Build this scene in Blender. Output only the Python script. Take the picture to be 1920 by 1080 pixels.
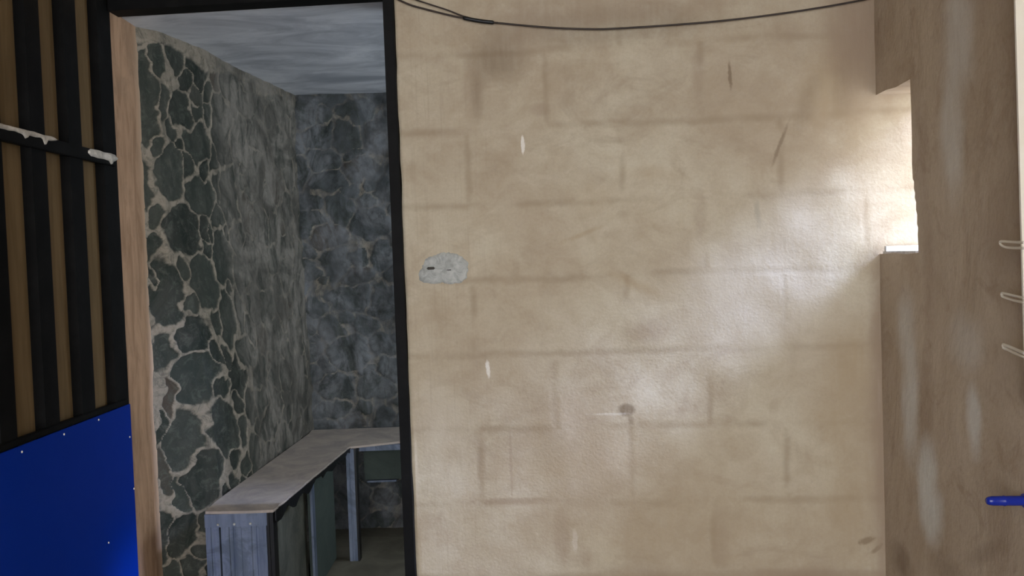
import bpy, bmesh, math, random
import numpy as np
from mathutils import Vector, Matrix, noise

for _o in list(bpy.data.objects):
    bpy.data.objects.remove(_o, do_unlink=True)
SC = bpy.context.scene
COL = SC.collection
R = math.radians

# ------------------------------------------------------------------ camera
EYE = 1.17
cam_data = bpy.data.cameras.new('camera')
cam_data.sensor_width = 36.0
cam_data.lens = 31.177
cam_data.clip_start = 0.02
cam = bpy.data.objects.new('camera', cam_data)
COL.objects.link(cam)
cam.matrix_world = (Matrix.Translation((0, 0, EYE)) @ Matrix.Rotation(R(88.0), 4, 'X')
                    @ Matrix.Rotation(R(-2.0), 4, 'Z'))
SC.camera = cam

# ------------------------------------------------------------------ daylight
world = bpy.data.worlds.new('world')
SC.world = world
world.use_nodes = True
_bg = world.node_tree.nodes['Background']
_bg.inputs['Color'].default_value = (0.97, 0.98, 1.0, 1)
_bg.inputs['Strength'].default_value = 7.2

# the sky: even overcast, with one bright hazy break that stands to the right of the house
def build_sky():
    t = world.node_tree; n = t.nodes; L = t.links
    el, az = R(38.0), R(6.0)            # azimuth from +x towards -y
    c = Vector((math.cos(el) * math.cos(az), -math.cos(el) * math.sin(az), math.sin(el)))
    a_ = Vector((-math.sin(az), -math.cos(az), 0)); e_ = a_.cross(c).normalized()
    if e_.z < 0: e_ = -e_
    co = n.new('ShaderNodeTexCoord').outputs['Generated']
    def dot(v):
        d = n.new('ShaderNodeVectorMath'); d.operation = 'DOT_PRODUCT'; L.new(co, d.inputs[0]); d.inputs[1].default_value = v
        return d.outputs['Value']
    def m(op, a, b=0.0):
        q = n.new('ShaderNodeMath'); q.operation = op
        for k, x in enumerate((a, b)):
            if isinstance(x, bpy.types.NodeSocket): L.new(x, q.inputs[k])
            else: q.inputs[k].default_value = x
        return q.outputs[0]
    dc = dot(c); sc_ = m('MAXIMUM', dc, 0.01)
    u = m('DIVIDE', m('DIVIDE', dot(a_), sc_), math.tan(R(7.5)))
    v = m('DIVIDE', m('DIVIDE', dot(e_), sc_), math.tan(R(14.5)))
    r = m('SQRT', m('ADD', m('MULTIPLY', u, u), m('MULTIPLY', v, v)))
    mr = n.new('ShaderNodeMapRange'); mr.interpolation_type = 'SMOOTHSTEP'
    L.new(r, mr.inputs['Value']); mr.inputs['From Min'].default_value = 1.0; mr.inputs['From Max'].default_value = 0.6
    f = m('MULTIPLY', mr.outputs[0], m('GREATER_THAN', dc, 0.3))
    mx = n.new('ShaderNodeMix'); mx.data_type = 'RGBA'; mx.clamp_factor = False
    # the overcast is brighter over the open side behind the camera than over the side lane
    dm = n.new('ShaderNodeMapRange'); dm.interpolation_type = 'SMOOTHSTEP'
    L.new(dot(Vector((0, -1, 0))), dm.inputs['Value']); dm.inputs['From Min'].default_value = 0.05; dm.inputs['From Max'].default_value = 0.65
    base = n.new('ShaderNodeMix'); base.data_type = 'RGBA'
    L.new(dm.outputs[0], base.inputs[0]); base.inputs[6].default_value = (0.10, 0.11, 0.13, 1); base.inputs[7].default_value = (0.98, 0.99, 1.03, 1)
    L.new(base.outputs[2], mx.inputs[6])
    k = BREAK
    mx.inputs[7].default_value = (0.70 * k, 0.87 * k, 1.36 * k, 1)
    L.new(f, mx.inputs[0]); L.new(mx.outputs[2], _bg.inputs['Color'])
BREAK = 82.0
build_sky()
world.cycles.sampling_method = 'MANUAL'
world.cycles.sample_map_resolution = 1024

# unseen lamp added to stand in for stone room daylight from the right
fill_data = bpy.data.lights.new('stone_room_fill_lamp', 'AREA')
fill_data.shape = 'RECTANGLE'; fill_data.size = 0.9; fill_data.size_y = 0.6
fill_data.energy = 14.0
fill_data.color = (0.80, 0.90, 1.0)
fill_lamp = bpy.data.objects.new('stone_room_fill_lamp', fill_data)
COL.objects.link(fill_lamp)
fill_lamp.location = (0.90, 3.2, 1.2)
fill_lamp.rotation_euler = Vector((1, 0, -0.18)).to_track_quat('Z', 'Y').to_euler()

vs = SC.view_settings
SC.display_settings.display_device = 'sRGB'
vs.view_transform = 'Standard'; vs.look = 'None'; vs.gamma = 1.0; vs.use_curve_mapping = False
vs.exposure = 0.0

# ------------------------------------------------------------------ node helpers
class NT:
    def __init__(s, name):
        s.m = bpy.data.materials.new(name); s.m.use_nodes = True
        s.t = s.m.node_tree; s.n = s.t.nodes
        s.b = s.n['Principled BSDF']
        s.obj = s.n.new('ShaderNodeTexCoord').outputs['Object']
    def set(s, sock, v):
        if isinstance(v, bpy.types.NodeSocket): s.t.links.new(v, sock)
        elif isinstance(v, (tuple, list)) and len(v) == 3 and sock.type == 'RGBA': sock.default_value = (*v, 1)
        else: sock.default_value = v
    def math(s, op, a, b=0.0, c=None, clamp=False):
        n = s.n.new('ShaderNodeMath'); n.operation = op; n.use_clamp = clamp
        s.set(n.inputs[0], a); s.set(n.inputs[1], b)
        if c is not None: s.set(n.inputs[2], c)
        return n.outputs[0]
    def vmath(s, op, a, b=(0, 0, 0)):
        n = s.n.new('ShaderNodeVectorMath'); n.operation = op
        s.set(n.inputs[0], a); s.set(n.inputs[1], b)
        return n.outputs['Value'] if op in ('LENGTH', 'DOT_PRODUCT') else n.outputs[0]
    def mapping(s, v, loc=(0, 0, 0), rot=(0, 0, 0), sc=(1, 1, 1), kind='POINT'):
        n = s.n.new('ShaderNodeMapping'); n.vector_type = kind
        s.set(n.inputs['Vector'], v); n.inputs['Location'].default_value = loc
        n.inputs['Rotation'].default_value = rot; n.inputs['Scale'].default_value = sc
        return n.outputs[0]
    def noise(s, v, scale, detail=4, rough=0.55, dist=0.0, color=False):
        n = s.n.new('ShaderNodeTexNoise'); s.set(n.inputs['Vector'], v)
        n.inputs['Scale'].default_value = scale; n.inputs['Detail'].default_value = detail
        n.inputs['Roughness'].default_value = rough; n.inputs['Distortion'].default_value = dist
        return n.outputs['Color' if color else 'Fac']
    def ramp(s, v, a, b, lo=0.0, hi=1.0):
        n = s.n.new('ShaderNodeMapRange'); n.interpolation_type = 'SMOOTHSTEP'
        s.set(n.inputs['Value'], v); n.inputs['From Min'].default_value = a; n.inputs['From Max'].default_value = b
        s.set(n.inputs['To Min'], lo); s.set(n.inputs['To Max'], hi)
        return n.outputs[0]
    def mix(s, f, a, b, mode='MIX'):
        n = s.n.new('ShaderNodeMix'); n.data_type = 'RGBA'; n.blend_type = mode
        s.set(n.inputs[0], f); s.set(n.inputs[6], a); s.set(n.inputs[7], b)
        return n.outputs[2]
    def sep(s, v):
        n = s.n.new('ShaderNodeSeparateXYZ'); s.set(n.inputs[0], v); return n.outputs
    def attr(s, name):
        n = s.n.new('ShaderNodeAttribute'); n.attribute_name = name; return n.outputs['Fac']
    def bump(s, h, strength=0.5, dist=0.01, prev=None):
        n = s.n.new('ShaderNodeBump'); s.set(n.inputs['Height'], h)
        n.inputs['Strength'].default_value = strength; n.inputs['Distance'].default_value = dist
        if prev is not None: s.set(n.inputs['Normal'], prev)
        return n.outputs[0]
    def done(s, col, rough=0.9, metal=0.0, normal=None, spec=0.3):
        s.set(s.b.inputs['Base Color'], col); s.set(s.b.inputs['Roughness'], rough)
        s.set(s.b.inputs['Metallic'], metal); s.b.inputs['Specular IOR Level'].default_value = spec
        if normal is not None: s.set(s.b.inputs['Normal'], normal)
        return s.m

def srgb(r, g, b):
    f = lambda c: (c / 255 / 12.92) if c <= 10 else ((c / 255 + 0.055) / 1.055) ** 2.4
    return (f(r), f(g), f(b))

# wall marks, mostly stains, some painted window glow: (u, v, half width, half height, turn, softness, kind, strength)
CMU_MARKS = [
    (0.275, 1.712, 0.0942, 0.0870, 0, 0.9, 'd', 0.5),
    (0.567, 1.785, 0.32, 0.055, 0, 0.6, 'd', 0.35),
    (0.357, 1.779, 0.1159, 0.0870, 0, 0.9, 'b', 0.4),
    (0.206, 1.628, 0.0319, 0.0870, 0, 0.8, 'b', 0.35),
    (0.387, 1.569, 0.0319, 0.0203, 0, 0.7, 'b', 0.4),
    (0.816, 1.655, 0.0203, 0.0870, 0, 0.8, 'b', 0.35),
    (1.167, 1.609, 0.0870, 0.1594, -15, 0.9, 'o', 0.8),
    (1.293, 1.715, 0.1594, 0.1594, 0, 0.8, 'b', 0.95),
    (1.059, 1.741, 0.0580, 0.0435, 0, 0.9, 'b', 0.3),
    (0.691, 1.383, 0.1014, 0.0232, -8, 0.9, 'o', 0.35),
    (0.523, 1.317, 0.0870, 0.0652, 0, 0.9, 'o', 0.3),
    (0.491, 1.224, 0.0797, 0.0087, 20, 0.9, 'o', 0.5),
    (0.664, 0.954, 0.0797, 0.0435, 10, 0.9, 'b', 0.6),
    (0.639, 1.081, 0.1014, 0.0203, -25, 0.9, 'o', 0.6),
    (0.811, 1.270, 0.0188, 0.0870, 0, 0.8, 'b', 0.35),
    (0.964, 1.264, 0.0101, 0.0435, 5, 0.7, 'g', 0.5),
    (0.901, 1.634, 0.0051, 0.0406, 3, 0.6, 'd', 0.6),
    (1.028, 1.446, 0.0058, 0.0652, -22, 0.7, 'd', 0.5),
    (0.600, 0.742, 0.0246, 0.0174, 0, 0.5, 'd', 0.75),
    (0.610, 0.712, 0.0101, 0.0159, 20, 0.7, 'd', 0.4),
    (0.413, 0.387, 0.0261, 0.0870, 0, 0.8, 'b', 0.55),
    (0.477, 0.327, 0.0435, 0.0362, 0, 0.9, 'b', 0.5),
    (0.842, 0.382, 0.0261, 0.1014, 0, 0.9, 'b', 0.4),
    (1.231, 0.373, 0.0217, 0.0101, 20, 0.6, 'd', 0.7),
    (1.259, 0.352, 0.0203, 0.0072, 40, 0.6, 'd', 0.6),
    (1.147, 0.699, 0.0870, 0.0725, 0, 0.9, 'o', 0.45),
    (0.338, 0.581, 0.1594, 0.0435, 0, 0.9, 'o', 0.35),
    (0.479, 0.845, 0.2898, 0.0145, 0, 0.9, 'o', 0.1),
    (0.340, 1.476, 0.0052, 0.024, 0, 0.4, 'w', 0.85),
    (0.222, 0.863, 0.0058, 0.0246, 5, 0.5, 'w', 0.8),
    (0.447, 0.379, 0.0087, 0.0348, 0, 0.6, 'w', 0.35),
    (0.556, 0.731, 0.0609, 0.0043, 0, 0.8, 'w', 0.3),
    (1.271, 0.768, 0.0043, 0.0580, 0, 0.7, 'w', 0.3),
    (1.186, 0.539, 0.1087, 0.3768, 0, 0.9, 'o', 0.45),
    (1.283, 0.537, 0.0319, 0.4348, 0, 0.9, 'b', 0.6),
    (1.053, 0.285, 0.2464, 0.0203, 0, 0.8, 'b', 0.6),
    (0.622, 0.284, 0.1739, 0.0362, 0, 0.9, 'b', 0.5),
    (0.276, 0.493, 0.1304, 0.0116, 0, 0.7, 'b', 0.45),
    (0.196, 0.614, 0.0145, 0.0870, 0, 0.8, 'b', 0.35),
    (0.277, 0.597, 0.0043, 0.1014, 0, 0.6, 'b', 0.4),
    (1.048, 1.261, 0.0870, 0.1449, -30, 0.9, 'p', 0.3),  # painted glow: pale patch where the window light grazes the wall
    (1.000, 1.034, 0.2898, 0.1739, -25, 0.9, 'p', 0.4),  # painted glow: broad pale patch along the window light
    (0.695, 1.289, 0.1304, 0.1014, 0, 0.9, 'o', 0.2),
    (0.084, 1.714, 0.0870, 0.0174, 0, 0.9, 'b', 0.2),
    (0.135, 1.515, 0.1159, 0.0174, 0, 0.9, 'b', 0.25),
    (1.20, 0.86, 0.10, 0.14, 0, 0.9, 'o', 0.7),  # browner patch below the window corner
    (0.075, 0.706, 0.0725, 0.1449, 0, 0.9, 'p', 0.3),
    (0.65, 0.42, 0.75, 0.16, 0, 0.9, 'o', 0.4),
    (0.60, 0.62, 0.45, 0.12, 0, 0.9, 'o', 0.3),
    (1.24, 1.45, 0.07, 0.3, 0, 0.9, 'o', 0.35),
    (0.57, 1.84, 0.33, 0.06, 0, 0.6, 'b', 0.5),
    (0.22, 1.62, 0.02, 0.08, 0, 0.9, 'd', 0.3),
    (1.10, 1.55, 0.03, 0.10, -20, 0.9, 'd', 0.25),
    (1.20, 1.60, 0.04, 0.12, -10, 0.9, 'd', 0.25),
    (1.285, 0.7, 0.035, 0.6, 0, 0.9, 'b', 0.5),  # browner along the right corner
    (0.98, 1.10, 0.33, 0.17, 32, 0.9, 'p', 0.5),  # painted glow: pale streak that carries the window light further
    (1.26, 1.76, 0.12, 0.26, 0, 0.8, 'b', 0.7),  # browner towards the upper right corner, near the side wall tone
    (1.29, 0.70, 0.06, 0.55, 0, 0.9, 'b', 0.7),  # browner along the lower right corner
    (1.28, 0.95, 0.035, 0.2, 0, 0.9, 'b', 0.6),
]
SIDE_MARKS = [
    (0.154, 0.952, 0.0599, 0.1194, 0, 0.8, 'p', 0.61),
    (0.164, 0.767, 0.0536, 0.1716, -3, 0.8, 'p', 0.81),
    (0.249, 0.626, 0.0552, 0.1015, -12, 0.7, 'p', 1.00),
    (0.264, 0.527, 0.0708, 0.0756, -10, 0.7, 'p', 0.94),
    (0.429, 1.622, 0.0773, 0.1510, 0, 0.7, 'p', 0.61),
    (0.398, 1.397, 0.0565, 0.1652, 3, 0.7, 'p', 0.61),
    (0.440, 0.953, 0.0910, 0.0693, 0, 0.8, 'p', 0.41),
    (0.470, 0.783, 0.0331, 0.0909, 0, 0.7, 'p', 0.88),
    (0.278, 1.088, 0.0373, 0.1752, 0, 0.8, 'b', 0.4),
    (0.247, 0.780, 0.0441, 0.1143, 0, 0.8, 'b', 0.4),
    (0.098, 0.354, 0.0700, 0.0544, 0, 0.8, 'd', 0.5),
    (0.513, 0.514, 0.1062, 0.0222, 30, 0.9, 'd', 0.35),
    (0.326, 0.420, 0.1031, 0.0367, 0, 0.9, 'd', 0.3),
    (0.565, 1.170, 0.0792, 0.1511, 0, 0.9, 'b', 0.3),
    (0.257, 1.365, 0.0379, 0.2023, 0, 0.9, 'b', 0.3),
    (0.576, 0.574, 0.1190, 0.0966, 0, 0.9, 'b', 0.3),
]
# stones in the side wall: (y, z, half length, half height)
STONES = [
    (2.714, 1.697, 0.028, 0.147),
    (2.848, 1.847, 0.045, 0.045),
    (2.977, 1.830, 0.065, 0.061),
    (2.856, 1.687, 0.057, 0.062),
    (2.941, 1.579, 0.083, 0.058),
    (3.136, 1.640, 0.081, 0.124),
    (2.796, 1.478, 0.050, 0.071),
    (2.948, 1.412, 0.086, 0.062),
    (3.176, 1.418, 0.089, 0.099),
    (2.834, 1.295, 0.078, 0.078),
    (2.712, 1.240, 0.026, 0.038),
    (3.056, 1.199, 0.080, 0.092),
    (2.744, 1.086, 0.046, 0.102),
    (2.896, 1.121, 0.072, 0.078),
    (2.728, 0.922, 0.033, 0.074),
    (2.814, 0.954, 0.068, 0.051),
    (2.999, 0.991, 0.057, 0.083),
    (3.132, 1.000, 0.039, 0.098),
    (2.803, 0.835, 0.064, 0.076),
    (3.006, 0.798, 0.085, 0.065),
    (2.731, 0.773, 0.016, 0.057),
    (2.761, 0.632, 0.033, 0.091),
    (2.884, 0.648, 0.070, 0.090),
    (2.713, 0.677, 0.012, 0.062),
    (2.741, 0.469, 0.015, 0.058),
    (2.792, 0.496, 0.042, 0.084),
    (2.744, 0.334, 0.023, 0.066),
    (2.717, 0.543, 0.013, 0.062),
    (2.709, 0.338, 0.012, 0.081),
    (2.701, 1.437, 0.023, 0.081),
    (2.720, 1.341, 0.022, 0.049),
    (2.711, 1.145, 0.014, 0.049),
]

MARK_COLORS = {'b': srgb(150, 131, 111), 'o': srgb(166, 147, 118), 'd': srgb(104, 86, 66), 'g': srgb(150, 142, 126),
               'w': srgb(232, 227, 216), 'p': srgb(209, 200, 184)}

def marks(nt, base, coords, table, colors, wob=0.5):
    """paint the wall marks over a base colour; coords: (u, v, 0)"""
    wn = nt.noise(coords, 9.0, 5, 0.65, color=True)
    off = nt.vmath('MULTIPLY', nt.vmath('SUBTRACT', wn, (0.5, 0.5, 0.5)), (wob, wob, 0))
    off2 = nt.vmath('MULTIPLY', nt.vmath('SUBTRACT', nt.noise(coords, 60.0, 4, 0.7, color=True), (0.5, 0.5, 0.5)), (1.5, 0.4, 0))
    streak = nt.noise(nt.mapping(coords, sc=(60, 8, 1)), 1.0, 4, 0.6)
    sf = nt.ramp(streak, 0.25, 0.72, 0.72, 1.0)
    for (u, v, ru, rv, rot, soft, kind, st) in table:
        a = R(-rot)
        q = nt.mapping(coords, loc=(u, v, 0), rot=(0, 0, -a), sc=(ru * 1.25, rv * 1.25, 1), kind='TEXTURE')
        q = nt.vmath('ADD', q, off if min(ru, rv) > 0.012 else off2)
        d = nt.vmath('LENGTH', q)
        f = nt.ramp(d, max(0.0, 1 - soft), 1.0, st, 0.0)
        if min(ru, rv) > 0.012: f = nt.math('MULTIPLY', f, sf)
        base = nt.mix(f, base, colors[kind])
    return base

def cmu_material():
    nt = NT('plastered_block'); o = nt.obj
    xyz = nt.sep(o); u, z = xyz[0], xyz[2]
    cmb = nt.n.new('ShaderNodeCombineXYZ'); nt.set(cmb.inputs[0], u); nt.set(cmb.inputs[1], z); cmb.inputs[2].default_value = 0
    uv = cmb.outputs[0]
    wob = nt.noise(uv, 3.2, 3, 0.6)
    wob2 = nt.noise(uv, 30, 2, 0.6)
    zz = nt.math('ADD', z, nt.math('MULTIPLY', nt.math('SUBTRACT', wob, 0.5), 0.03))
    zz = nt.math('ADD', zz, nt.math('MULTIPLY', nt.math('SUBTRACT', wob2, 0.5), 0.008))
    uu = nt.math('ADD', u, nt.math('MULTIPLY', nt.math('SUBTRACT', nt.noise(uv, 4.7, 3, 0.6), 0.5), 0.03))
    row = nt.math('DIVIDE', nt.math('ADD', zz, 2.067 - 0.281), 0.2067)
    fr = nt.math('FRACT', row)
    dz = nt.math('MULTIPLY', nt.math('MINIMUM', fr, nt.math('SUBTRACT', 1.0, fr)), 0.2067)
    par = nt.math('FLOORED_MODULO', nt.math('FLOOR', row), 2.0)
    sh = nt.math('SUBTRACT', uu, nt.math('ADD', 0.405 - 4.2, nt.math('MULTIPLY', par, 0.203)))
    fu = nt.math('FRACT', nt.math('DIVIDE', sh, 0.42))
    du = nt.math('MULTIPLY', nt.math('MINIMUM', fu, nt.math('SUBTRACT', 1.0, fu)), 0.42)
    vis = nt.ramp(nt.noise(uv, 5.0, 3, 0.6), 0.38, 0.6)
    vis2 = nt.ramp(nt.noise(nt.mapping(uv, loc=(3, 7, 0)), 6.0, 3, 0.6), 0.42, 0.6)
    jh = nt.math('MULTIPLY', nt.ramp(dz, 0.0, 0.017, 1.0, 0.0), nt.math('ADD', 0.10, nt.math('MULTIPLY', vis, 0.62)))
    jv = nt.math('MULTIPLY', nt.ramp(du, 0.0, 0.016, 1.0, 0.0), nt.math('ADD', 0.05, nt.math('MULTIPLY', vis2, 0.7)))
    joint = nt.math('MAXIMUM', jh, jv)
    big = nt.noise(uv, 2.3, 5, 0.6, 0.4)
    med = nt.noise(uv, 11, 6, 0.65, 0.6)
    col = nt.mix(nt.ramp(big, 0.3, 0.7), srgb(176, 161, 138), srgb(199, 190, 168))
    col = nt.mix(nt.ramp(med, 0.35, 0.75, 0.0, 0.45), col, srgb(164, 147, 122))
    cl = nt.noise(nt.mapping(uv, loc=(5.3, 2.1, 0), sc=(1, 1.5, 1)), 4.2, 6, 0.7, 1.2)
    col = nt.mix(nt.ramp(cl, 0.52, 0.72, 0.0, 0.45), col, srgb(158, 143, 122))
    col = nt.mix(nt.ramp(cl, 0.46, 0.30, 0.0, 0.25), col, srgb(206, 197, 177))
    swirl = nt.noise(nt.mapping(uv, sc=(1, 1.3, 1)), 3.6, 3, 0.5, 2.6)
    col = nt.mix(nt.ramp(swirl, 0.5, 0.62, 0.0, 0.22), col, srgb(160, 143, 120))
    # brushed vertical lines in the skim coat near the doorway
    br = nt.noise(nt.mapping(uv, sc=(140, 4, 1)), 1.0, 3, 0.6)
    lft = nt.ramp(u, 0.15, 0.34, 1.0, 0.15)
    col = nt.mix(nt.math('MULTIPLY', nt.ramp(br, 0.5, 0.75, 0, 0.28), lft), col, srgb(158, 142, 122))
    col = nt.mix(nt.math('MULTIPLY', joint, 0.55), col, srgb(142, 125, 101))
    fine = nt.noise(uv, 120, 3, 0.7)
    col = nt.mix(nt.ramp(fine, 0.3, 0.8, 0.0, 0.22), col, srgb(150, 134, 114))
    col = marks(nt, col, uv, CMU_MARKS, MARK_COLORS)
    h = nt.math('ADD', nt.math('MULTIPLY', joint, -0.22), nt.math('MULTIPLY', med, 0.3))
    b1 = nt.bump(h, 0.30, 0.006)
    b2 = nt.bump(fine, 0.16, 0.0025, b1)
    b3 = nt.bump(nt.noise(uv, 45, 4, 0.7), 0.15, 0.003, b2)
    return nt.done(col, nt.ramp(med, 0.3, 0.7, 0.75, 0.9), normal=b3, spec=0.12)

def side_wall_material():
    nt = NT('plastered_side_wall'); o = nt.obj
    xyz = nt.sep(o)
    cmb = nt.n.new('ShaderNodeCombineXYZ'); nt.set(cmb.inputs[0], nt.math('SUBTRACT', 2.36, xyz[1])); nt.set(cmb.inputs[1], xyz[2]); cmb.inputs[2].default_value = 0
    uv = cmb.outputs[0]
    big = nt.noise(nt.mapping(uv, sc=(2.2, 1, 1)), 2.4, 5, 0.6, 0.5)
    col = nt.mix(nt.ramp(big, 0.3, 0.7), srgb(176, 158, 134), srgb(190, 174, 151))
    st = nt.noise(nt.mapping(uv, sc=(26, 3, 1)), 1.0, 5, 0.65)
    col = nt.mix(nt.ramp(st, 0.45, 0.75, 0, 0.2), col, srgb(158, 138, 113))
    bl = nt.noise(nt.mapping(uv, sc=(1.3, 1, 1)), 9, 6, 0.72, 0.8)
    col = nt.mix(nt.ramp(bl, 0.48, 0.7, 0, 0.5), col, srgb(152, 130, 106))
    fine = nt.noise(nt.mapping(uv, sc=(2, 1, 1)), 70, 4, 0.7)
    col = nt.mix(nt.ramp(fine, 0.4, 0.8, 0, 0.3), col, srgb(150, 131, 108))
    C = {'p': srgb(212, 209, 197), 'b': srgb(140, 117, 96), 'd': srgb(110, 92, 74)}
    col = marks(nt, col, uv, SIDE_MARKS, C, 0.8)
    b1 = nt.bump(big, 0.4, 0.02); b2 = nt.bump(fine, 0.3, 0.003, b1)
    return nt.done(col, 0.85, normal=b2, spec=0.2)

def stone_material(name, cool):
    nt = NT(name); o = nt.obj
    mo = nt.attr('mortar'); sid = nt.attr('tint'); sm = nt.attr('smear')
    n1 = nt.noise(o, 18, 6, 0.7, 0.6); n2 = nt.noise(o, 60, 4, 0.7); n3 = nt.noise(o, 5, 4, 0.6, 1.0)
    dark = nt.mix(sid, srgb(28, 36, 32), srgb(56, 62, 56))
    dark = nt.mix(nt.ramp(sid, 0.8, 0.95, 0, 0.7), dark, srgb(70, 58, 48))
    dark = nt.mix(nt.ramp(n1, 0.52, 0.75, 0, 0.5), dark, srgb(104, 104, 96))
    scum = nt.noise(nt.mapping(o, loc=(4, 1, 2)), 26, 6, 0.75, 1.2)
    dark = nt.mix(nt.ramp(scum, 0.5, 0.66, 0, 0.55), dark, srgb(78, 84, 76))
    mort = nt.mix(n1, srgb(122, 114, 101), srgb(156, 148, 133))
    m2 = nt.math('ADD', mo, nt.math('MULTIPLY', nt.math('SUBTRACT', n1, 0.5), 1.3))
    m2 = nt.math('MULTIPLY', nt.ramp(m2, 0.3, 0.95), nt.ramp(scum, 0.36, 0.56, 0.45, 1.0))
    col = nt.mix(m2, dark, mort)
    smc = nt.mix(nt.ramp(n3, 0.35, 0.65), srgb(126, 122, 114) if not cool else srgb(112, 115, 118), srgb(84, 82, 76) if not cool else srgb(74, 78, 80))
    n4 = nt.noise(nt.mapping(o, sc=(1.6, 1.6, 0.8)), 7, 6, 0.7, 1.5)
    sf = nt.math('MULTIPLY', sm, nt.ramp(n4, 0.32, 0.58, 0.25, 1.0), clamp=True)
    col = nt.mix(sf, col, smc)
    col = nt.mix(nt.ramp(n2, 0.5, 0.8, 0, 0.35), col, srgb(60, 58, 54))
    b1 = nt.bump(n1, 0.5, 0.008); b2 = nt.bump(n2, 0.4, 0.003, b1)
    return nt.done(col, nt.ramp(m2, 0, 1, 0.75, 0.95), normal=b2, spec=0.1)

def concrete_material(name, c1, c2, sc=6.0, rough=0.8, stretch=(1, 1, 1), bs=0.3):
    nt = NT(name); o = nt.mapping(nt.obj, sc=stretch)
    a = nt.noise(o, sc, 6, 0.65, 0.8); b = nt.noise(o, sc * 9, 4, 0.7)
    col = nt.mix(nt.ramp(a, 0.3, 0.7), c1, c2)
    col = nt.mix(nt.ramp(b, 0.45, 0.8, 0, 0.3), col, tuple(x * 0.6 for x in c1))
    return nt.done(col, rough, normal=nt.bump(b, bs, 0.004), spec=0.3)

def paint_material(name, c, rough=0.45, metal=0.0, var=0.15, spec=0.4):
    nt = NT(name)
    a = nt.noise(nt.obj, 14, 5, 0.65)
    col = nt.mix(nt.ramp(a, 0.35, 0.75, 0, var), c, tuple(min(1, x * 1.8 + 0.01) for x in c))
    return nt.done(col, rough, metal, nt.bump(nt.noise(nt.obj, 60, 3), 0.08, 0.002), spec)

def wood_material(name, c1, c2):
    nt = NT(name)
    g = nt.noise(nt.mapping(nt.obj, sc=(1, 14, 1.2)), 3.0, 5, 0.6, 0.5)
    b = nt.noise(nt.obj, 2.5, 3, 0.6)
    col = nt.mix(nt.ramp(g, 0.35, 0.7), c1, c2)
    col = nt.mix(nt.ramp(b, 0.4, 0.7, 0, 0.4), col, tuple(x * 0.6 for x in c1))
    return nt.done(col, 0.8, normal=nt.bump(g, 0.2, 0.002), spec=0.2)

def steel_material(name):
    nt = NT(name)
    a = nt.noise(nt.mapping(nt.obj, sc=(30, 30, 2)), 1.0, 5, 0.7); b = nt.noise(nt.obj, 8, 5, 0.7, 0.8)
    col = nt.mix(nt.ramp(a, 0.35, 0.7), srgb(112, 122, 140), srgb(76, 88, 108))
    col = nt.mix(nt.ramp(b, 0.5, 0.62, 0, 0.55), col, srgb(66, 78, 88))
    return nt.done(col, 0.5, 0.35, nt.bump(a, 0.15, 0.002), 0.5)

M = dict(
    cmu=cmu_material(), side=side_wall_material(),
    stone=stone_material('rubble_stone', False), stone_back=stone_material('rubble_stone_back', True),
    ceil_in=concrete_material('formed_concrete', srgb(218, 221, 225), srgb(156, 161, 168), 2.6, 0.5, (1.0, 2.0, 1), 0.1),
    ceil=concrete_material('ceiling_plaster', srgb(190, 180, 165), srgb(170, 160, 145)),
    floor=concrete_material('floor_screed', srgb(128, 118, 102), srgb(104, 96, 84)),
    floor_in=concrete_material('floor_mud', srgb(110, 106, 92), srgb(88, 84, 72), 5),
    jamb=None, ply=None,
    black=paint_material('black_steel_paint', srgb(9, 9, 9), 0.6, 0.0, 0.3, 0.12),
    blue=paint_material('blue_paint', srgb(0, 44, 146), 0.5, 0, 0.06, 0.12),
    white=paint_material('cream_paint', srgb(232, 224, 205), 0.5),
    pipe=paint_material('blue_plastic', srgb(16, 38, 138), 0.25, 0, 0.1, 0.5),
    plaster=concrete_material('grey_plaster', srgb(190, 192, 186), srgb(150, 152, 146), 45),
    drip=concrete_material('dried_plaster', srgb(225, 220, 210), srgb(180, 176, 168), 30),
    slot=paint_material('dark_slot', srgb(60, 56, 50), 0.8),
    steel=steel_material('galvanized_steel'),
    bench=concrete_material('bench_cement', srgb(176, 164, 152), srgb(146, 138, 132), 9, 0.9),
    film=paint_material('black_liner', srgb(14, 15, 16), 0.4, 0, 0.2),
    board=concrete_material('green_board', srgb(70, 80, 74), srgb(58, 68, 64), 6),
    infill=concrete_material('rough_infill', srgb(84, 84, 72), srgb(52, 54, 46), 7, 0.9, (1, 1, 1), 0.6),
    cable=paint_material('cable_rubber', srgb(46, 36, 29), 0.5),
)
M['ply'] = wood_material('plywood', srgb(124, 104, 74), srgb(108, 90, 62))
def jamb_mat():
    nt = NT('rough_plaster_jamb')
    a = nt.noise(nt.mapping(nt.obj, sc=(1, 9, 1.5)), 3.0, 6, 0.7, 0.6); b = nt.noise(nt.obj, 5, 5, 0.65, 0.5)
    col = nt.mix(nt.ramp(a, 0.35, 0.7), srgb(184, 151, 122), srgb(150, 120, 94))
    col = nt.mix(nt.ramp(b, 0.5, 0.7, 0, 0.6), col, srgb(150, 124, 100))
    y = nt.sep(nt.obj)[1]
    col = nt.mix(nt.math('MULTIPLY', nt.ramp(y, 0.135, 0.19), nt.ramp(a, 0.3, 0.6, 0.4, 0.9)), col, srgb(196, 170, 144))
    return nt.done(col, 0.9, normal=nt.bump(a, 0.5, 0.006), spec=0.2)
M['jamb'] = jamb_mat()

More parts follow.
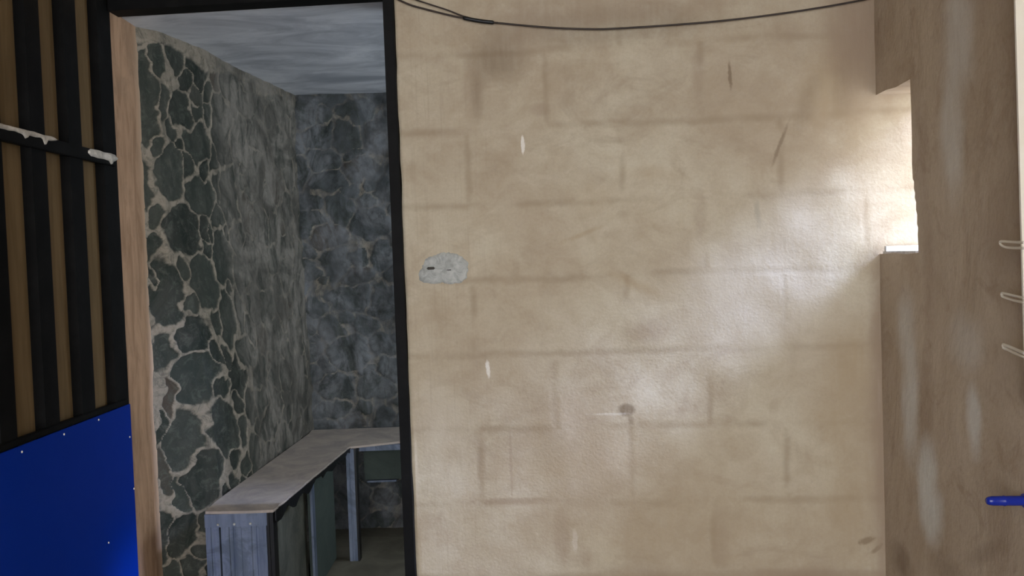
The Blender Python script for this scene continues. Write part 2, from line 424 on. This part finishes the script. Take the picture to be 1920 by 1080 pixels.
# ------------------------------------------------------------------ mesh helpers
def link(name, me, mat, parent=None, smooth=False):
    o = bpy.data.objects.new(name, me); COL.objects.link(o)
    if mat is not None: me.materials.append(mat)
    if parent is not None: o.parent = parent
    if smooth:
        for p in me.polygons: p.use_smooth = True
    return o
def obj(name, bm, mat, parent=None, smooth=False):
    bmesh.ops.recalc_face_normals(bm, faces=bm.faces[:])
    me = bpy.data.meshes.new(name); bm.to_mesh(me); bm.free()
    return link(name, me, mat, parent, smooth)
def tag(o, label, cat, group=None):
    o['label'] = label; o['category'] = cat
    if group: o['group'] = group
    return o
def struct(o, label=None, cat=None):
    o['kind'] = 'structure'
    if label: o['label'] = label
    if cat: o['category'] = cat
    return o
def empty(name, loc, label, cat, group=None):
    o = bpy.data.objects.new(name, None); COL.objects.link(o); o.location = loc
    o.empty_display_size = 0.1
    return tag(o, label, cat, group)
def box(bm, lo, hi, bev=0.0):
    r = bmesh.ops.create_cube(bm, size=1.0)
    for v in r['verts']:
        v.co = Vector([lo[i] + (v.co[i] + 0.5) * (hi[i] - lo[i]) for i in range(3)])
    if bev:
        es = list({e for v in r['verts'] for e in v.link_edges})
        bmesh.ops.bevel(bm, geom=es, offset=bev, segments=2, affect='EDGES')
def prism(bm, pts, axis, a, b):
    """closed polygon pts (2d) swept along axis between a and b"""
    def P(p, t):
        return {'x': (t, p[0], p[1]), 'y': (p[0], t, p[1]), 'z': (p[0], p[1], t)}[axis]
    v0 = [bm.verts.new(P(p, a)) for p in pts]; v1 = [bm.verts.new(P(p, b)) for p in pts]
    n = len(pts)
    bm.faces.new(v0); bm.faces.new(v1[::-1])
    for i in range(n): bm.faces.new((v0[i], v0[(i + 1) % n], v1[(i + 1) % n], v1[i]))
def tube(bm, pts, r, seg=8, squash=1.0):
    pts = [Vector(p) for p in pts]; rings = []
    for i, p in enumerate(pts):
        t = (pts[min(i + 1, len(pts) - 1)] - pts[max(i - 1, 0)]).normalized()
        up = Vector((0, 0, 1)) if abs(t.z) < 0.9 else Vector((1, 0, 0))
        a = t.cross(up).normalized(); b = a.cross(t).normalized()
        rr = r[i] if isinstance(r, (list, tuple)) else r
        rings.append([bm.verts.new(p + a * math.cos(k * 2 * math.pi / seg) * rr + b * math.sin(k * 2 * math.pi / seg) * rr * squash) for k in range(seg)])
    for i in range(len(rings) - 1):
        for k in range(seg):
            bm.faces.new((rings[i][k], rings[i][(k + 1) % seg], rings[i + 1][(k + 1) % seg], rings[i + 1][k]))
    bm.faces.new(rings[0][::-1]); bm.faces.new(rings[-1])
def smoothpath(pts, n=6):
    out = []
    P = [Vector(p) for p in pts]
    for i in range(len(P) - 1):
        p0, p1, p2, p3 = P[max(i - 1, 0)], P[i], P[i + 1], P[min(i + 2, len(P) - 1)]
        for k in range(n):
            t = k / n
            out.append(0.5 * ((2 * p1) + (p2 - p0) * t + (2 * p0 - 5 * p1 + 4 * p2 - p3) * t * t + (3 * p1 - p0 - 3 * p2 + p3) * t ** 3))
    out.append(P[-1]); return out

rng = random.Random(7)
AX, AY = -0.2958, 2.46                      # where the block wall meets the doorway
ANG = math.atan2(-0.1, 1.2756)
CA, SA = math.cos(ANG), math.sin(ANG)
def wallpt(s, z, off=0.0):                  # point on the block wall, off towards the room
    return Vector((AX + s * CA + off * SA, AY + s * SA - off * CA, z))
H = 2.30                                    # main room ceiling
YB = -1.6                                   # open end of the room behind the camera
XR = 0.98
XL = -1.107
TH = 0.16                                   # right wall thickness

# ------------------------------------------------------------------ the setting
def grid_wall(name, nu, nv, fn, mat):
    me = bpy.data.meshes.new(name)
    vs_ = [fn(i / nu, j / nv) for j in range(nv + 1) for i in range(nu + 1)]
    fs = [(j * (nu + 1) + i, j * (nu + 1) + i + 1, (j + 1) * (nu + 1) + i + 1, (j + 1) * (nu + 1) + i) for j in range(nv) for i in range(nu)]
    me.from_pydata(vs_, [], fs); me.materials.append(mat)
    for p in me.polygons: p.use_smooth = True
    return me

# block wall: front skin slightly uneven, real thickness behind
def build_block_wall():
    L, Hh, T = 1.62, H, 0.18
    nu, nv = 180, 240
    vs_, fs = [], []
    for j in range(nv + 1):
        z = Hh * j / nv
        for i in range(nu + 1):
            s = L * i / nu
            e = 0.0
            if i == 0: s += 0.004 * noise.noise(Vector((0, 0, z * 9)))
            d = 0.006 * noise.noise(Vector((s * 2.1, 1.3, z * 2.1))) + 0.0022 * noise.noise(Vector((s * 9, 5.3, z * 9)))
            vs_.append((s, -d if i else 0.0, z))
    for j in range(nv):
        for i in range(nu):
            a = j * (nu + 1) + i
            fs.append((a, a + 1, a + nu + 2, a + nu + 1))
    k = len(vs_)
    vs_ += [(0, T, 0), (L, T, 0), (L, T, Hh), (0, T, Hh)]
    bl = [j * (nu + 1) for j in range(nv + 1)]; brr = [j * (nu + 1) + nu for j in range(nv + 1)]
    fs.append(tuple(bl) + (k + 3, k)); fs.append(tuple(brr[::-1]) + (k + 1, k + 2))
    fs.append((k, k + 3, k + 2, k + 1))
    fs.append(tuple(range(nu + 1))[::-1] + (k, k + 1))
    fs.append(tuple(nv * (nu + 1) + i for i in range(nu + 1)) + (k + 2, k + 3))
    me = bpy.data.meshes.new('wall_back'); me.from_pydata(vs_, [], fs)
    o = link('wall_back', me, M['cmu'], smooth=False)
    for p in me.polygons:
        if len(p.vertices) == 4: p.use_smooth = True
    bm = bmesh.new(); bm.from_mesh(me); bmesh.ops.recalc_face_normals(bm, faces=bm.faces[:]); bm.to_mesh(me); bm.free()
    o.location = (AX, AY, 0); o.rotation_euler = (0, 0, ANG)
    return struct(o)
build_block_wall()

# right wall with the small window opening that starts at the corner
def build_right_wall():
    bm = bmesh.new()
    yc = 2.36 + 0.03
    jag = [(2.160, 1.566), (2.158, 1.50), (2.157, 1.42), (2.159, 1.36), (2.156, 1.325), (2.150, 1.318), (2.151, 1.30), (2.146, 1.292),
           (2.147, 1.278), (2.141, 1.268), (2.142, 1.250), (2.137, 1.238), (2.138, 1.215), (2.133, 1.206), (2.136, 1.19), (2.134, 1.17), (2.134, 1.146)]
    pts = [(yc, 0), (YB, 0), (YB, H), (yc, H), (yc, 1.563), (2.30, 1.566), (2.24, 1.562)] + jag + [(2.2, 1.143), (2.27, 1.146), (yc, 1.143)]
    prism(bm, pts, 'x', XR, XR + TH)
    return struct(obj('wall_right', bm, M['side']))
build_right_wall()
bm = bmesh.new(); box(bm, (XR + 0.001, 2.15, 1.1425), (XR + TH - 0.02, 2.34, 1.151)); box(bm, (XR + 0.004, 2.325, 1.1505), (XR + TH - 0.02, 2.3375, 1.164))
struct(obj('trim_1', bm, M['drip']))

bm = bmesh.new(); box(bm, (XL - 0.04, YB, 0.0), (XL - 0.022, 2.52, H))
struct(obj('wall_left', bm, M['ply']))
bm = bmesh.new(); box(bm, (-1.9, YB - 1.0, -0.1), (1.9, 2.56, 0.0))
struct(obj('floor', bm, M['floor']))
bm = bmesh.new(); box(bm, (XL - 0.3, YB, H), (XR + TH, 2.62, H + 0.12))
struct(obj('ceiling', bm, M['ceil']))

# masonry end beside the doorway, left: rough brown plastered reveal
bm = bmesh.new()
N = 60
rows = []
for j in range(N + 1):
    z = 1.93 * j / N
    e = 0.195 + 0.012 * noise.noise(Vector((0, 3.1, z * 6))) + 0.007 * noise.noise(Vector((4, 1, z * 22)))
    if z > 1.86: e -= (z - 1.86) * 0.35
    w = 0.003 * noise.noise(Vector((1, 2, z * 5)))
    rows.append([bm.verts.new(p) for p in ((-0.14, 0.0, z), (w, 0.0, z), (w + 0.002, e * 0.5, z), (w, e - 0.008, z), (w - 0.008, e, z), (-0.14, e, z))])
for j in range(N):
    for k in range(6):
        bm.faces.new((rows[j][k], rows[j][(k + 1) % 6], rows[j + 1][(k + 1) % 6], rows[j + 1][k]))
bm.faces.new(rows[0]); bm.faces.new(rows[-1])
o = struct(obj('trim_2', bm, M['jamb'])); o.location = (XL, 2.525, 0)
# lintel wall above the doorway
bm = bmesh.new(); box(bm, (0, 0.0, 1.945), (0.80, 0.17, H))
o = struct(obj('wall_front', bm, M['cmu'])); o.location = (AX - 0.80 * CA, AY - 0.80 * SA, 0); o.rotation_euler = (0, 0, ANG)

# ------------------------------------------------------------------ the stone room
def ss(t):
    t = np.clip(t, 0, 1); return t * t * (3 - 2 * t)
def stoneX(y, z):
    top = np.interp(y, [2.6, 2.70, 2.75, 2.974, 3.314, 3.95], [-1.20, -1.112, -1.070, -1.018, -.985, -.900])
    low = np.interp(y, [2.6, 2.70, 2.82, 3.0, 3.95], [-1.20, -1.112, -.965, -.930, -.888])
    w = ss((1.5 - z) / 1.0); return top * (1 - w) + low * w
def fbm(x, y, z=0.0): return noise.fractal(Vector((x, y, z)), 1.0, 2.0, 4)

def stone_attrs(me, P, Q, seeds, smear):
    """mortar / tint / smear per vertex from elliptical cells; P, Q: wall coordinates"""
    S = np.array(seeds)
    n = len(P)
    wx = np.array([fbm(p * 9, q * 9, 1.0) for p, q in zip(P, Q)]) * 0.032
    wz = np.array([fbm(p * 9, q * 9, 9.0) for p, q in zip(P, Q)]) * 0.032
    d = np.sqrt(((P + wx)[:, None] - S[:, 0]) ** 2 / S[:, 2] ** 2 + ((Q + wz)[:, None] - S[:, 1]) ** 2 / S[:, 3] ** 2)
    idx = np.argsort(d, axis=1)[:, :2]
    d1 = d[np.arange(n), idx[:, 0]]; d2 = d[np.arange(n), idx[:, 1]]
    e = d2 - d1
    m = np.maximum(1 - ss((e - 0.04 - 0.06 * wx / 0.032) / 0.30), ss((d1 - 0.98) / 0.30))
    t = np.array([random.Random(int(k) * 31 + 5).random() for k in idx[:, 0]])
    for nm, arr in (('mortar', m), ('tint', t), ('smear', smear)):
        a = me.attributes.new(nm, 'FLOAT', 'POINT'); a.data.foreach_set('value', arr.astype(np.float32))
    return m

def fill_seeds(seeds, p0, p1, q0, q1, rp, rq, seed, tries=6000):
    rg = random.Random(seed); out = list(seeds)
    for _ in range(tries):
        p, q = rg.uniform(p0, p1), rg.uniform(q0, q1)
        a, b = rg.uniform(*rp), rg.uniform(*rq)
        if all(((p - s[0]) / (s[2] + a * 0.75)) ** 2 + ((q - s[1]) / (s[3] + b * 0.75)) ** 2 > 1 for s in out):
            out.append((p, q, a, b))
    return out

def build_stone_side():
    y0, y1, z0, z1 = 2.64, 3.95, -0.02, 1.93
    ys = np.concatenate([np.linspace(y0, 2.84, 90), np.linspace(2.84, y1, 260)[1:]])
    zs = np.linspace(z0, z1, 390)
    Y, Z = np.meshgrid(ys, zs); P, Q = Y.ravel(), Z.ravel()
    seeds = fill_seeds(STONES, 3.05, 4.0, 0.0, 1.9, (0.05, 0.09), (0.05, 0.09), 3)
    seeds = fill_seeds(seeds, 2.7, 4.0, 0.0, 1.9, (0.02, 0.045), (0.025, 0.05), 4)
    me = bpy.data.meshes.new('wall_stone_left')
    nu, nv = len(ys), len(zs)
    fs = [(j * nu + i, j * nu + i + 1, (j + 1) * nu + i + 1, (j + 1) * nu + i) for j in range(nv - 1) for i in range(nu - 1)]
    X = stoneX(P, Q)
    me.from_pydata(np.stack([X, P, Q], 1).tolist(), [], fs)
    sm = ss((P - 3.0) / 0.25) * 1.0 + 0.15 + 0.7 * ss((0.46 - Q) / 0.1) * ss((P - 2.76) / 0.08)  # last term: smear raised to lighten the shaded wall under the bench
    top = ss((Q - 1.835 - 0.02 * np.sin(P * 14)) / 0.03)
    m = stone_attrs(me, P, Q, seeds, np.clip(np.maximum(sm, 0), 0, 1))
    a = np.maximum(m, top); me.attributes['mortar'].data.foreach_set('value', a.astype(np.float32))
    fn = np.array([fbm(p * 14, q * 14, 3.0) for p, q in zip(P, Q)])
    X = X + a * 0.008 * (1 - 0.75 * np.clip(sm, 0, 1)) + fn * 0.005
    co = np.stack([X, P, Q], 1).ravel(); me.vertices.foreach_set('co', co)
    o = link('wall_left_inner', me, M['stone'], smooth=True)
    return struct(o)
build_stone_side()

def build_stone_back():
    x0, x1, z0, z1 = -0.95, 1.0, -0.02, 1.93
    xs = np.linspace(x0, x1, 300); zs = np.linspace(z0, z1, 320)
    Xg, Z = np.meshgrid(xs, zs); P, Q = Xg.ravel(), Z.ravel()
    big = [(-0.76, 1.17, .075, .07), (-0.70, 1.02, .10, .045), (-0.56, 1.0, .06, .07), (-0.72, .78, .09, .06), (-0.58, .80, .07, .05), (-0.60, 1.33, .09, .07), (-0.62, 0.62, .08, .05)]
    seeds = fill_seeds(big, -0.95, 1.0, 0, 1.9, (0.05, 0.09), (0.04, 0.07), 11)
    seeds = fill_seeds(seeds, -0.95, 1.0, 0, 1.9, (0.025, 0.04), (0.02, 0.04), 12)
    me = bpy.data.meshes.new('wall_back_inner')
    nu, nv = len(xs), len(zs)
    fs = [(j * nu + i, j * nu + i + 1, (j + 1) * nu + i + 1, (j + 1) * nu + i) for j in range(nv - 1) for i in range(nu - 1)]
    me.from_pydata(np.stack([P, P * 0, Q], 1).tolist(), [], fs)
    m = stone_attrs(me, P, Q, seeds, 0.92 + 0 * P)
    fn = np.array([fbm(p * 13, q * 13, 8.0) for p, q in zip(P, Q)])
    fb = np.array([noise.noise(Vector((p * 5, q * 5, 2.0))) for p, q in zip(P, Q)])
    Yv = 3.86 - (m * -0.005 + fn * 0.010 + fb * 0.02)
    me.vertices.foreach_set('co', np.stack([P, Yv, Q], 1).ravel())
    return struct(link('wall_back_inner', me, M['stone_back'], smooth=True))
build_stone_back()

bm = bmesh.new(); prism(bm, [(-1.25, 2.615), (AX + 0.06 * math.sin(-ANG), AY + 0.058), (-0.2, 2.52), (0.0, 2.62), (1.05, 2.62), (1.05, 4.0), (-1.25, 4.0)], 'z', 1.902, 2.02)
struct(obj('ceiling_inner', bm, M['ceil_in']))
bm = bmesh.new(); box(bm, (-1.25, 2.56, -0.1), (1.05, 4.0, 0.0))
struct(obj('floor_inner', bm, M['floor_in']))
# right end of the stone room
bm = bmesh.new()
box(bm, (0.95, 2.50, 0), (1.05, 3.95, 1.90))
struct(obj('wall_right_inner', bm, M['floor_in']))

# ------------------------------------------------------------------ steel stud frame on the left wall
fr = empty('steel_stud_frame', (XL, 1.9, 0), 'black steel stud frame with rail standing against brown boards, left of doorway', 'steel frame')
def inpar(bm, name, mat, parent, smooth=False):
    o = obj(name, bm, mat, parent, smooth)
    o.matrix_parent_inverse = Matrix.Translation(parent.location).inverted()
    return o
def channel(bm, y0, y1, z0, z1, xo, xi):
    """open C stud, web towards the room"""
    t = 0.004
    prism(bm, [(xo, y0), (xi, y0), (xi, y0 + t), (xo + t, y0 + t), (xo + t, y1 - t), (xi, y1 - t), (xi, y1), (xo, y1)], 'z', z0, z1)
STUDS = [(0.365, 0.428), (0.548, 0.613), (0.728, 0.796), (0.918, 0.982)]
STUDS = [(0.182 - 0.182, 0.06)] + [(0.182, 0.245)] + STUDS
for a, b in STUDS:
    y0, y1 = 1.52 + a, 1.52 + b
    bm = bmesh.new()
    tt = 0.003
    prism(bm, [(XL + 0.004, y0), (XL + 0.004, y1), (XL - 0.0215, y1), (XL - 0.0215, y1 - tt), (XL + 0.004 - tt, y1 - tt),
               (XL + 0.004 - tt, y0 + tt), (XL - 0.0215, y0 + tt), (XL - 0.0215, y0)], 'z', 0.0, 2.05)
    inpar(bm, 'stud', M['black'], fr)
bm = bmesh.new(); box(bm, (XL - 0.004, 1.45, 1.462), (XL + 0.012, 2.497, 1.494), 0.002)
inpar(bm, 'rail', M['black'], fr)
bm = bmesh.new(); box(bm, (XL - 0.004, 1.45, 0.792), (XL + 0.008, 2.497, 0.808), 0.002)
inpar(bm, 'lower_rail', M['black'], fr)
def smear(parent, y0, y1, z, h, drips, seed, name='plaster_smear'):
    bm = bmesh.new(); n = 40; rows = []
    for i in range(n + 1):
        t = i / n; y = y0 + (y1 - y0) * t
        hh = h * (0.75 + 0.35 * noise.noise(Vector((y * 25, seed, 0)))) * min(1, 8 * t + 0.3, 8 * (1 - t) + 0.3)
        lo = z - hh * 0.5 + 0.002 * noise.noise(Vector((y * 40, seed, 4)))
        for dy, dl in drips:
            lo -= dl * max(0, 1 - abs(y - dy) / 0.012)
        hi = z + hh * 0.5
        bulge = 0.016 + 0.004 * noise.noise(Vector((y * 30, seed, 9)))
        rows.append([bm.verts.new(p) for p in ((XL + 0.0125, y, lo), (XL + bulge, y, lo + 0.001), (XL + bulge + 0.002, y, (lo + hi) / 2), (XL + bulge, y, hi), (XL + 0.0, y, hi + 0.003))])
    for i in range(n):
        for k in range(4): bm.faces.new((rows[i][k], rows[i][k + 1], rows[i + 1][k + 1], rows[i + 1][k]))
    bm.faces.new(rows[0]); bm.faces.new(rows[-1])
    return inpar(bm, name, M['drip'], parent, True)
o = smear(fr, 1.86, 2.165, 1.492, 0.013, [(2.03, 0.012), (2.115, 0.017)], 1.0); o['label'] = 'pale dried plaster dripping over the rail'
o = smear(fr, 2.33, 2.495, 1.483, 0.026, [(2.46, 0.010)], 2.0); o['label'] = 'grey plaster lump at the rail end'

# blue sheet below
bp = empty('blue_metal_sheet', (XL + 0.02, 1.9, 0), 'glossy blue painted metal sheet covering lower wall left of doorway', 'metal panel')
bm = bmesh.new(); box(bm, (XL + 0.009, YB + 0.2, 0.02), (XL + 0.013, 2.505, 0.792), 0.001)
inpar(bm, 'painted_face', M['blue'], bp)
for y, z in ((1.945, 0.778), (2.13, 0.780), (2.31, 0.782), (2.33, 0.45), (2.49, 0.70), (2.50, 0.55)):
    bm = bmesh.new(); bmesh.ops.create_uvsphere(bm, u_segments=10, v_segments=6, radius=0.0028)
    for v in bm.verts: v.co = Vector((v.co.x * 0.6 + XL + 0.0135, v.co.y + y, v.co.z + z))
    inpar(bm, 'screw', M['white'], bp, True)

# ------------------------------------------------------------------ black steel frame of the doorway
df = empty('steel_door_frame', (AX - 0.4, AY, 0), 'thin black steel frame around the doorway to the stone room', 'door frame')
def on_wall(bm, name, mat, parent, smooth=False):
    """mesh given in block-wall coordinates (s, depth, z)"""
    mw = Matrix.Translation((AX, AY, 0)) @ Matrix.Rotation(ANG, 4, 'Z')
    for v in bm.verts: v.co = mw @ v.co
    return inpar(bm, name, mat, parent, smooth)
bm = bmesh.new(); box(bm, (-0.030, -0.012, 0.0), (-0.001, 0.055, 1.8980), 0.001); on_wall(bm, 'post', M['black'], df)
bm = bmesh.new(); box(bm, (-0.834, -0.020, 0.0), (-0.811, -0.0015, 1.8980), 0.001); on_wall(bm, 'post', M['black'], df)
bm = bmesh.new(); box(bm, (-0.834, -0.012, 1.8985), (-0.001, 0.055, 1.940), 0.001); on_wall(bm, 'header', M['black'], df)

# ------------------------------------------------------------------ bench in the stone room
be = empty('bench', (-0.8, 2.7, 0), 'L-shaped bench of galvanized steel studs with rough cement top, in the stone room', 'bench')
TOPZ = 0.45
def edge_noise(t, k): return 0.006 * noise.noise(Vector((t * 20, k, 0))) + 0.003 * noise.noise(Vector((t * 60, k, 2)))
poly = []
for i in range(31):                                   # front edge along the room
    t = i / 30; poly.append((-0.727 + 0.067 * t + edge_noise(t, 1), 2.592 + (3.45 - 2.592) * t))
poly += [(-0.60, 3.47), (-0.473, 3.52), (0.2, 3.52), (0.93, 3.52), (0.93, 3.83), (0.2, 3.83), (-0.89, 3.83)]
for i in range(11):
    t = i / 10; poly.append((-0.885 - 0.045 * t, 3.75 + (2.83 - 3.75) * t))
poly += [(-0.935, 2.70), (-0.93, 2.600), (-0.88, 2.594), (-0.80, 2.590)]
bm = bmesh.new(); prism(bm, poly, 'z', TOPZ - 0.008, TOPZ); o = inpar(bm, 'cement_top', M['bench'], be)
# jagged black liner under the edge
bm = bmesh.new(); v = []
for i in range(81):
    t = i / 80; x = -0.727 + 0.067 * t + 0.006; y = 2.60 + 0.85 * t
    drop = 0.026 + 0.012 * math.sin(t * 38) + 0.012 * noise.noise(Vector((t * 45, 3, 0)))
    if 0.46 < t < 0.56: drop *= 0.3
    drop *= 1 - 0.5 * t
    v.append([bm.verts.new(p) for p in ((x, y, TOPZ - 0.004), (x, y, TOPZ - 0.008 - max(0.004, drop)), (x - 0.003, y, TOPZ - 0.008 - max(0.004, drop)), (x - 0.003, y, TOPZ - 0.008))])
for i in range(80):
    for k in range(4): bm.faces.new((v[i][k], v[i][(k + 1) % 4], v[i + 1][(k + 1) % 4], v[i + 1][k]))
bm.faces.new(v[0]); bm.faces.new(v[-1])
o = inpar(bm, 'liner', M['film'], be); o['label'] = 'torn black sheet edge under the top'
# end frame: studs side by side facing the room
def vstud(x0, x1, y0, y1, z0=0.0, z1=TOPZ - 0.008, name='stud', ribs=True, mat='steel'):
    bm = bmesh.new(); t = 0.0025; w = x1 - x0; m = (x0 + x1) / 2
    pts = [(x0, y0), (m - w * .12, y0), (m - w * .08, y0 + .003), (m + w * .08, y0 + .003), (m + w * .12, y0), (x1, y0), (x1, y1), (x1 - t, y1), (x1 - t, y0 + t + .002), (x0 + t, y0 + t + .002), (x0 + t, y1), (x0, y1)]
    prism(bm, pts, 'z', z0, z1)
    return inpar(bm, name, M[mat], be)
vstud(-0.932, -0.892, 2.600, 2.640)
vstud(-0.888, -0.828, 2.604, 2.640)
vstud(-0.826, -0.752, 2.600, 2.640)
vstud(-0.750, -0.730, 2.598, 2.640, name='corner_strip', mat='film')
bm = bmesh.new(); box(bm, (-0.932, 2.596, 0.402), (-0.748, 2.5995, TOPZ - 0.009)); inpar(bm, 'track', M['steel'], be)
for x in (-0.893, -0.845, -0.797):
    bm = bmesh.new(); bmesh.ops.create_uvsphere(bm, u_segments=10, v_segments=6, radius=0.004)
    for q in bm.verts: q.co = Vector((q.co.x + x, q.co.y * 0.5 + 2.5955, q.co.z + 0.41))
    inpar(bm, 'screw', M['plaster'], be, True)
vstud(-0.672, -0.640, 3.44, 3.48)
bm = bmesh.new(); box(bm, (-0.640, 3.438, 0), (-0.632, 3.48, TOPZ - 0.008)); inpar(bm, 'stud_flange', M['film'], be)
vstud(-0.712, -0.705, 2.99, 3.03)
bm = bmesh.new(); box(bm, (-0.742, 2.645, 0.0), (-0.734, 3.02, TOPZ - 0.012)); inpar(bm, 'side_infill', M['infill'], be)
# board under the side edge and rail of the return
bm = bmesh.new(); box(bm, (-0.735, 3.05, 0.02), (-0.722, 3.43, TOPZ - 0.02)); inpar(bm, 'side_board', M['board'], be)
bm = bmesh.new(); box(bm, (-0.63, 3.50, TOPZ - 0.030), (0.93, 3.515, TOPZ - 0.008)); inpar(bm, 'track', M['steel'], be)
bm = bmesh.new(); box(bm, (-0.63, 3.60, 0.28), (0.93, 3.615, TOPZ - 0.03)); inpar(bm, 'back_board', M['board'], be)
bm = bmesh.new(); box(bm, (-0.62, 3.600, 0.268), (-0.5, 3.62, 0.276)); inpar(bm, 'rail', M['steel'], be)

# ------------------------------------------------------------------ things on the block wall
pp = empty('plaster_patch', wallpt(0.105, 1.145), 'pale grey plaster patch with dark slot on block wall beside doorway', 'plaster patch')
out = [(0.038, 1.115), (0.035, 1.135), (0.048, 1.150), (0.060, 1.176), (0.086, 1.183), (0.13, 1.188), (0.160, 1.180), (0.174, 1.168), (0.181, 1.148), (0.176, 1.125), (0.168, 1.107), (0.135, 1.100), (0.105, 1.106), (0.07, 1.103), (0.050, 1.106)]
bm = bmesh.new(); n = 90; c = (0.108, 1.142); rings = []
import bisect
angs = sorted([(math.atan2(q[1] - c[1], q[0] - c[0]), math.hypot(q[0] - c[0], q[1] - c[1])) for q in out])
A_ = [a for a, _ in angs]; R_ = [r for _, r in angs]
for k, (f, dth) in enumerate(((1.0, 0.0), (0.93, 0.003), (0.7, 0.0045), (0.35, 0.005))):
    ring = []
    for i in range(n):
        a = -math.pi + 2 * math.pi * i / n
        r = float(np.interp(a, A_, R_, period=2 * math.pi)) * (1 + 0.08 * noise.noise(Vector((math.cos(a) * 7, math.sin(a) * 7, 2))))
        dd = dth + (0.0022 * noise.noise(Vector((a * 6, f * 9, 4))) if k else -0.008)
        ring.append(bm.verts.new((c[0] + r * f * math.cos(a), -dd - 0.003, c[1] + r * f * math.sin(a))))
    rings.append(ring)
for q in range(3):
    for i in range(n): bm.faces.new((rings[q][i], rings[q][(i + 1) % n], rings[q + 1][(i + 1) % n], rings[q + 1][i]))
bm.faces.new(rings[-1])
on_wall(bm, 'patch', M['plaster'], pp, True)
bm = bmesh.new(); box(bm, (0.064, -0.0115, 1.143), (0.086, -0.004, 1.1505), 0.002); on_wall(bm, 'slot', M['slot'], pp)
bm = bmesh.new(); box(bm, (0.118, -0.0095, 1.139), (0.132, -0.004, 1.1415), 0.001); on_wall(bm, 'scratch', M['slot'], pp)

# cable sagging across the block wall
cb = empty('cable', wallpt(0.6, 1.77, 0.012), 'thin dark cable sagging across the top of the block wall', 'cable')
main = [(-0.06, 1.925), (0.002, 1.889), (0.045, 1.867), (0.089, 1.852), (0.162, 1.83), (0.235, 1.812), (0.293, 1.803), (0.38, 1.79), (0.452, 1.781), (0.538, 1.774), (0.595, 1.772),
        (0.737, 1.773), (0.879, 1.777), (1.018, 1.786), (1.143, 1.798), (1.267, 1.814)]
pts = [wallpt(s, z, 0.013) for s, z in main]
bm = bmesh.new(); tube(bm, smoothpath(pts), 0.0026, 6); inpar(bm, 'strand', M['cable'], cb, True)
sec = [(-0.03, 1.925), (0.043, 1.887), (0.09, 1.868), (0.148, 1.846), (0.191, 1.827), (0.235, 1.8135), (0.285, 1.804)]
bm = bmesh.new(); tube(bm, smoothpath([wallpt(s, z, 0.016) for s, z in sec]), 0.0021, 6); inpar(bm, 'second_strand', M['cable'], cb, True)
bm = bmesh.new(); tube(bm, smoothpath([wallpt(s, z, 0.014) for s, z in ((0.19, 1.823), (0.235, 1.812), (0.275, 1.8055))]), [0.004] + [0.0055] * 11 + [0.003], 8); inpar(bm, 'tape_joint', M['film'], cb, True)

# ------------------------------------------------------------------ things on the right wall
rk = empty('wall_rack', (XR, 1.70, 1.2), 'cream upright with three short wire loops fixed to brown right wall', 'rack')
bm = bmesh.new(); prism(bm, [(0.9520, 0.86), (XR - 0.001, 0.86), (XR - 0.001, 2.05), (0.9367, 2.05)], 'y', 1.645, 1.650); inpar(bm, 'upright', M['white'], rk)
for k, z in enumerate((1.160, 1.059, 0.958)):
    bm = bmesh.new(); x = XR - 0.024
    g = (0.006, 0.004, 0.0025)[k]
    pts = [(x - 0.030, 1.60, z + 0.004), (x - 0.010, 1.67, z + 0.005), (x, 1.722, z + 0.007), (x, 1.733 - 0.003 * k, z + 0.0065), (x, 1.731 - 0.003 * k, z + 0.001), (x, 1.716 - 0.003 * k, z + 0.002 - g), (x - 0.010, 1.67, z - g), (x - 0.030, 1.60, z - g)]
    tube(bm, smoothpath(pts, 5), 0.0026 if k < 2 else 0.0034, 8)
    inpar(bm, 'wire_loop', M['white'], rk, True)
pi = empty('blue_pipe', (XR, 1.75, 0.66), 'short blue plastic pipe with rounded end sticking out of brown right wall', 'pipe')
bm = bmesh.new(); xs_ = [0.903, 0.904, 0.908, 0.915, 0.935, 0.937, 0.940, 0.955, 0.98, 1.0]
tube(bm, [(x, 1.70, 0.6665 - (x - 0.903) * 0.03) for x in xs_], [0.003, 0.0060, 0.0082, 0.0092, 0.0094, 0.0104, 0.0096, 0.0096, 0.0096, 0.0096], 16)
inpar(bm, 'tube', M['pipe'], pi, True)
bm = bmesh.new(); tube(bm, [(XR - 0.004, 1.70, 0.664), (XR + 0.003, 1.70, 0.664)], 0.014, 16); inpar(bm, 'collar', M['pipe'], pi)
